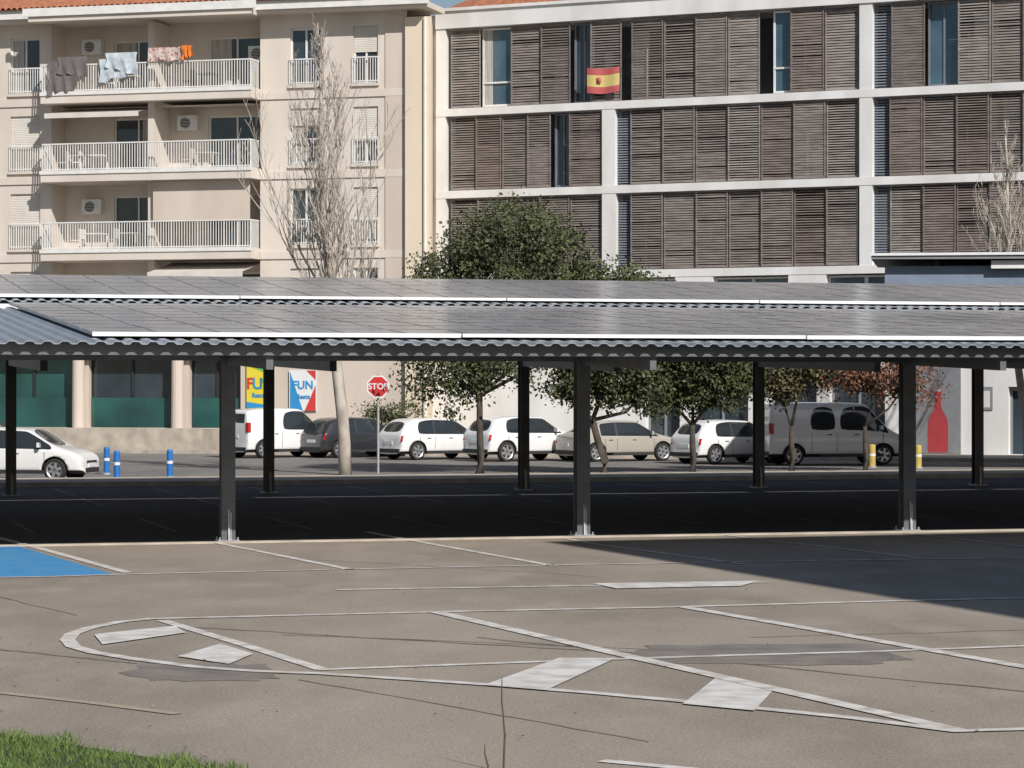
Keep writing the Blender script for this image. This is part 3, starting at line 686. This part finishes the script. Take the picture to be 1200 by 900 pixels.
for px,py in [(1076,549),(1022,548)]: bollard(G(px,py),'bollard_y',.75,.11)

# ------------------------------------------------------------------ vehicles
SPEC={
'hatch':dict(st=[(0,.82,.86,.78,.70),(.1,.90,.98,.83,.70),(.40,.92,1.36,.845,.66),(.66,.92,1.45,.85,.67),(.74,.92,1.46,.85,.67),(1.42,.91,1.49,.855,.68),(1.48,.91,1.49,.855,.68),(2.36,.90,1.46,.855,.67),(2.44,.90,1.44,.855,.66),(3.16,.89,.97,.85,.68),(3.62,.83,.89,.83,.66),(3.93,.70,.76,.78,.62),(4.05,.56,.60,.70,.56)],sg={4,6,7,8},tg={1,8},wh=(.72,3.25),wr=.32,zb=.2),
'suv':dict(st=[(0,.9,.94,.80,.72),(.1,.97,1.04,.86,.72),(.36,1.0,1.46,.88,.70),(.66,1.0,1.55,.885,.71),(.74,1.0,1.56,.885,.71),(1.42,.99,1.59,.89,.72),(1.48,.99,1.59,.89,.72),(2.36,.98,1.57,.89,.71),(2.44,.98,1.54,.89,.70),(3.14,.97,1.06,.88,.72),(3.75,.93,1.0,.87,.70),(4.1,.8,.86,.82,.65),(4.22,.6,.66,.74,.58)],sg={4,6,7,8},tg={1,8},wh=(.76,3.4),wr=.35,zb=.24),
'sedan':dict(st=[(0,.80,.85,.76,.68),(.12,.88,.95,.83,.70),(.46,.90,1.0,.85,.69),(1.0,.90,1.36,.86,.64),(1.08,.90,1.38,.86,.64),(1.6,.89,1.43,.865,.65),(1.66,.89,1.43,.865,.65),(2.5,.88,1.42,.865,.65),(2.58,.88,1.39,.865,.64),(3.32,.87,.94,.86,.67),(3.85,.81,.87,.84,.66),(4.2,.70,.75,.79,.62),(4.35,.54,.6,.70,.54)],sg={3,4,6,7,8},tg={2,8},wh=(.82,3.5),wr=.32,zb=.2),
'mpv':dict(st=[(0,1.0,1.05,.82,.74),(.06,1.02,1.70,.86,.74),(.2,1.02,1.77,.87,.75),(.9,1.02,1.81,.875,.76),(1.3,1.02,1.82,.88,.76),(1.5,1.02,1.82,.88,.76),(1.56,1.02,1.82,.88,.76),(2.45,1.01,1.80,.88,.75),(2.55,1.01,1.77,.88,.74),(3.25,.98,1.10,.87,.72),(3.75,.92,1.0,.85,.70),(4.1,.74,.82,.80,.65),(4.2,.58,.64,.72,.58)],sg={6,7,8},tg={8},wh=(.72,3.35),wr=.32,zb=.2),
'van':dict(st=[(0,1.1,1.2,.86,.78),(.06,1.14,1.98,.9,.79),(.25,1.16,2.05,.92,.81),(1.3,1.16,2.09,.925,.82),(1.4,1.16,2.09,.925,.82),(2.3,1.16,2.09,.925,.82),(2.42,1.16,2.09,.925,.82),(3.35,1.15,2.06,.925,.81),(3.45,1.14,2.02,.925,.80),(4.15,1.06,1.2,.91,.80),(4.6,.95,1.03,.88,.76),(4.85,.75,.82,.84,.70),(4.92,.55,.62,.78,.64)],sg={4,6,8,7},tg={8},wh=(.85,3.95),wr=.34,zb=.26),
}
def car(name,loc,yaw,kind,pm,facing=1):
    sp=SPEC[kind]; P=empty(name,(loc[0],loc[1],0),yaw); st=sp['st']; Lc=st[-1][0]; off=Lc/2; zb0=sp['zb']
    g=MB(); g.use(pm); g.use('cglass'); g.use('plastic'); 
    rings=[]
    for (x,zb,zt,w,wt) in st:
        e=(zt-zb)
        h=[(0,zb0),(w*.8,zb0),(w*.97,zb0+.12),(w*1.0,(zb0+zb)/2+.08),(w*.97,zb),(wt,zb+e*.9),(wt*.86,zt-.005),(0,zt+.015)]
        ring=[(x-off,y,z) for y,z in h]+[(x-off,-y,z) for y,z in h[-2:0:-1]]
        rings.append(ring)
    n=14; vs=[p for r in rings for p in r]; g.v=list(vs)
    segm=[0,1,2,3,4,5,6,6,5,4,3,2,1,0]
    pil=5 if kind!='mpv' else -1
    for i in range(len(st)-1):
        for j in range(n):
            s=segm[j]; m=0
            if s==0: m=2
            elif s==1: m=2
            elif s==4 and i==pil and kind!='van': m=2
            elif s==4 and i in sp['sg']: m=1
            elif s==6 and i in sp['tg']: m=1
            g.f.append([i*n+j,(i+1)*n+j,(i+1)*n+(j+1)%n,i*n+(j+1)%n]); g.m.append(m); g.sm.append(True)
    g.f.append(list(range(n))); g.m.append(0); g.sm.append(True)
    k=len(st)-1; g.f.append([k*n+j for j in range(n)][::-1]); g.m.append(0); g.sm.append(True)
    ob=g.obj('body')
    bm=bmesh.new(); bm.from_mesh(ob.data); bmesh.ops.recalc_face_normals(bm,faces=bm.faces)
    cr=bm.edges.layers.float.get('crease_edge') or bm.edges.layers.float.new('crease_edge')
    for e in bm.edges:
        ms={f.material_index for f in e.link_faces}
        if len(ms)>1: e[cr]=.85
        elif all(f.material_index==0 for f in e.link_faces):
            dx=abs(e.verts[0].co.x-e.verts[1].co.x)
            if dx>.02 and all(abs(abs(v.co.y)-s_[3]*.97)<.001 for v,s_ in [(v,min(st,key=lambda q:abs(q[0]-off-v.co.x))) for v in e.verts]): e[cr]=.35
    bm.to_mesh(ob.data); bm.free()
    md=ob.modifiers.new('s','SUBSURF'); md.levels=2; md.render_levels=2
    c=MB(); c.use(pm); c.use('cglass'); c.use('plastic')
    wr=sp['wr']
    for wx in sp['wh']:
        for sy in(-1,1):
            c.tube([(wx-off,sy*.55,wr),(wx-off,sy*1.1,wr)],[wr+.06,wr+.06],24)
    cu=c.obj('cut'); bm=bmesh.new(); bm.from_mesh(cu.data); bmesh.ops.recalc_face_normals(bm,faces=bm.faces); bm.to_mesh(cu.data); bm.free()
    mb_=ob.modifiers.new('b','BOOLEAN'); mb_.object=cu; mb_.operation='DIFFERENCE'; mb_.solver='EXACT'
    bpy.context.view_layer.update(); dg=bpy.context.evaluated_depsgraph_get()
    me=bpy.data.meshes.new_from_object(ob.evaluated_get(dg)); ob.modifiers.clear(); ob.data=me
    bpy.data.objects.remove(cu); ob.parent=P
    for wx in sp['wh']:
        for sy in(-1,1):
            W=MB(); W.use('tyre'); W.smooth=True; N=28; yo=sy*(st[5][3]-.01); yi=sy*(st[5][3]-.2)
            prof=[(wr-.1,yo-sy*.03),(wr-.085,yo-sy*.0),(wr-.03,yo-sy*.0),(wr,yo-sy*.03),(wr,yi+sy*.03),(wr-.03,yi),(.05,yi)]
            vs=[];fs=[]
            for r,y in prof:
                for q in range(N): t=2*math.pi*q/N; vs.append((wx-off+r*math.cos(t),y,wr+r*math.sin(t)))
            for a in range(len(prof)-1):
                for q in range(N): fs.append((a*N+q,a*N+(q+1)%N,(a+1)*N+(q+1)%N,(a+1)*N+q))
            W.add(vs,fs); W.smooth=False
            W.use('plastic'); W.quad(*[(wx-off+(wr-.1)*math.cos(2*math.pi*q/N),yo-sy*.06,wr+(wr-.1)*math.sin(2*math.pi*q/N)) for q in range(N)])
            W.use('rim')
            for s in range(6):
                t=2*math.pi*s/6+.3; ct,stn=math.cos(t),math.sin(t); pp=[]
                for yy in (yo-sy*.055,yo-sy*.025):
                    for rr,hw in((.03,.05),(wr-.1,.035)):
                        for sg in(-1,1): pp.append((wx-off+ct*rr-stn*hw*sg,yy,wr+stn*rr+ct*hw*sg))
                W.hexa([pp[0],pp[1],pp[3],pp[2],pp[4],pp[5],pp[7],pp[6]])
            vs=[];fs=[]
            for r,y in [(wr-.125,yo-sy*.03),(wr-.1,yo-sy*.015),(wr-.088,yo-sy*.01)]:
                for q in range(N): t=2*math.pi*q/N; vs.append((wx-off+r*math.cos(t),y,wr+r*math.sin(t)))
            for a in range(2):
                for q in range(N): fs.append((a*N+q,a*N+(q+1)%N,(a+1)*N+(q+1)%N,(a+1)*N+q))
            W.add(vs,fs); W.obj('wheel',P)
    D=MB(); r0=st[0]; wv=st[1][3]; tall=kind in('mpv','van')
    zl=r0[1]
    D.use('tail')
    for s in(-1,1):
        y0,y1=sorted((s*(wv-.19),s*(wv-.03)))
        if tall: D.box(-off+.0,-off+.14,*sorted((s*(wv-.13),s*(wv-.0))),zl-.05,zl+.3)
        else: D.hexa([(-off+.005,y0,zl-.16),(-off+.24,y0,zl-.16),(-off+.24,y1+.01*s,zl-.16),(-off+.06,y1,zl-.16),(-off+.05,y0,zl+.05),(-off+.28,y0,zl+.05),(-off+.28,y1,zl+.05),(-off+.1,y1-.02*s,zl+.05)])
    D.use('poster_w'); D.box(-off-.012,-off+.05,-.26,.26,zl-.26,zl-.15)
    D.box(off-.05,off+.012,-.26,.26,.4,.51)
    D.use('plastic'); D.box(-off-.02,-off+.1,-wv*.85,wv*.85,zb0+.06,zb0+.2); D.box(off-.12,off+.012,-.5,.5,zb0+.05,zb0+.18)
    D.box(off-.2,off-.01,-.38,.38,st[-1][1]-.06,st[-1][1]+.02)
    if tall:
        D.use('cglass'); D.box(-off+.025,-off+.055,-.6,-.05,1.18,1.62); D.box(-off+.025,-off+.055,.05,.6,1.18,1.62)
        D.use('plastic'); D.box(-off+.02,-off+.05,-.012,.012,.5,1.7)
    D.use('head')
    hx=st[-2]; 
    for s in(-1,1):
        ya,yb=sorted((s*.42,s*(hx[3]-.04)))
        D.hexa([(off-.35,ya,hx[1]-.12),(off-.1 if abs(ya)<.5 else off-.2,ya,hx[1]-.12),(off-.2,yb,hx[1]-.12),(off-.45,yb,hx[1]-.12),(off-.42,ya,hx[1]+.03),(off-.17,ya,hx[1]+.0),(off-.27,yb,hx[1]+.0),(off-.5,yb,hx[1]+.04)])
    D.use(pm)
    wsx=st[8][0]-off+.36; zm=st[8][1]+.05
    for s in(-1,1):
        ya,yb=sorted((s*(st[6][3]-.06),s*(st[6][3]+.15))); D.hexa([(wsx,ya,zm),(wsx+.09,ya,zm),(wsx+.05,yb,zm),(wsx,yb,zm),(wsx,ya,zm+.13),(wsx+.07,ya,zm+.13),(wsx+.03,yb,zm+.13),(wsx,yb,zm+.13)])
    w=st[5][3]
    for s in(-1,1):
        D.use('plastic')
        for x in (st[5][0]+.03-off, st[9][0]-off-.2, st[3][0]-off+.16):
            D.box(x-.006,x+.006,*sorted((s*w*.97,s*w*.992)),zb0+.2,st[5][1]-.1)
        for x in (st[5][0]-off-.22,st[5][0]-off+.72): D.box(x-.08,x+.08,*sorted((s*w*.94,s*(w*.985))),st[5][1]-.16,st[5][1]-.125)
        D.box(st[3][0]-off+.45,st[9][0]-off-.2,*sorted((s*w*.93,s*(w*1.0))),zb0+.02,zb0+.12)
    D.obj('lights_and_trim',P)
    return P
rad=math.radians
def put(name,pxc,py,yaw,kind,pm,dy=0):
    x,y=G(pxc,py); y+=dy; x=(pxc-600)/F*y; car(name,(x,y),rad(yaw),kind,pm)
put('parked_van',330,537,40,'mpv','car_w',1.6)
put('parked_car',418,537,38,'hatch','car_d',1.7)
put('parked_car',510,539,36,'hatch','car_w',1.2)
put('parked_car',614,541,36,'suv','car_w',1.2)
put('parked_car',725,541,28,'sedan','car_be',1.0)
put('parked_car',855,544,36,'hatch','car_w',1.3)
put('parked_van',975,545,12,'van','car_w2',.6)
put('parked_car',28,565,-12,'hatch','car_w',1.3)
put('parked_car',-22,538,-6,'hatch','car_w',.5)
put('parked_car',-90,541,-8,'suv','car_be',.5)

# ------------------------------------------------------------------ light, sky, camera
el=rad(36); az=rad(28)
sunpos=Vector((math.sin(az)*math.cos(el),-math.cos(az)*math.cos(el),math.sin(el)))
ld=bpy.data.lights.new('sun','SUN'); ld.energy=4.6; ld.angle=rad(.5); ld.color=(1,.955,.895)
lo=bpy.data.objects.new('sun',ld); lo.rotation_euler=(-sunpos).to_track_quat('-Z','Y').to_euler(); bpy.context.scene.collection.objects.link(lo); lo.location=(20,-40,50)
wd=bpy.data.worlds.new('World'); bpy.context.scene.world=wd; wd.use_nodes=True; nt=wd.node_tree
sk=nt.nodes.new('ShaderNodeTexSky'); sk.sky_type='NISHITA'; sk.sun_disc=False; sk.sun_elevation=el; sk.sun_rotation=rad(180)-az
bg=nt.nodes['Background']; bg.inputs['Strength'].default_value=.068; nt.links.new(sk.outputs[0],bg.inputs['Color'])
cd=bpy.data.cameras.new('camera'); cd.sensor_width=36; cd.lens=F/1200*36; cd.clip_end=3000; cd.clip_start=.5
co=bpy.data.objects.new('camera',cd); co.location=(0,0,H); co.rotation_euler=(math.pi/2,0,0); bpy.context.scene.collection.objects.link(co)
sc=bpy.context.scene; sc.camera=co
sc.view_settings.view_transform='Standard'; sc.view_settings.look='None'; sc.view_settings.exposure=0
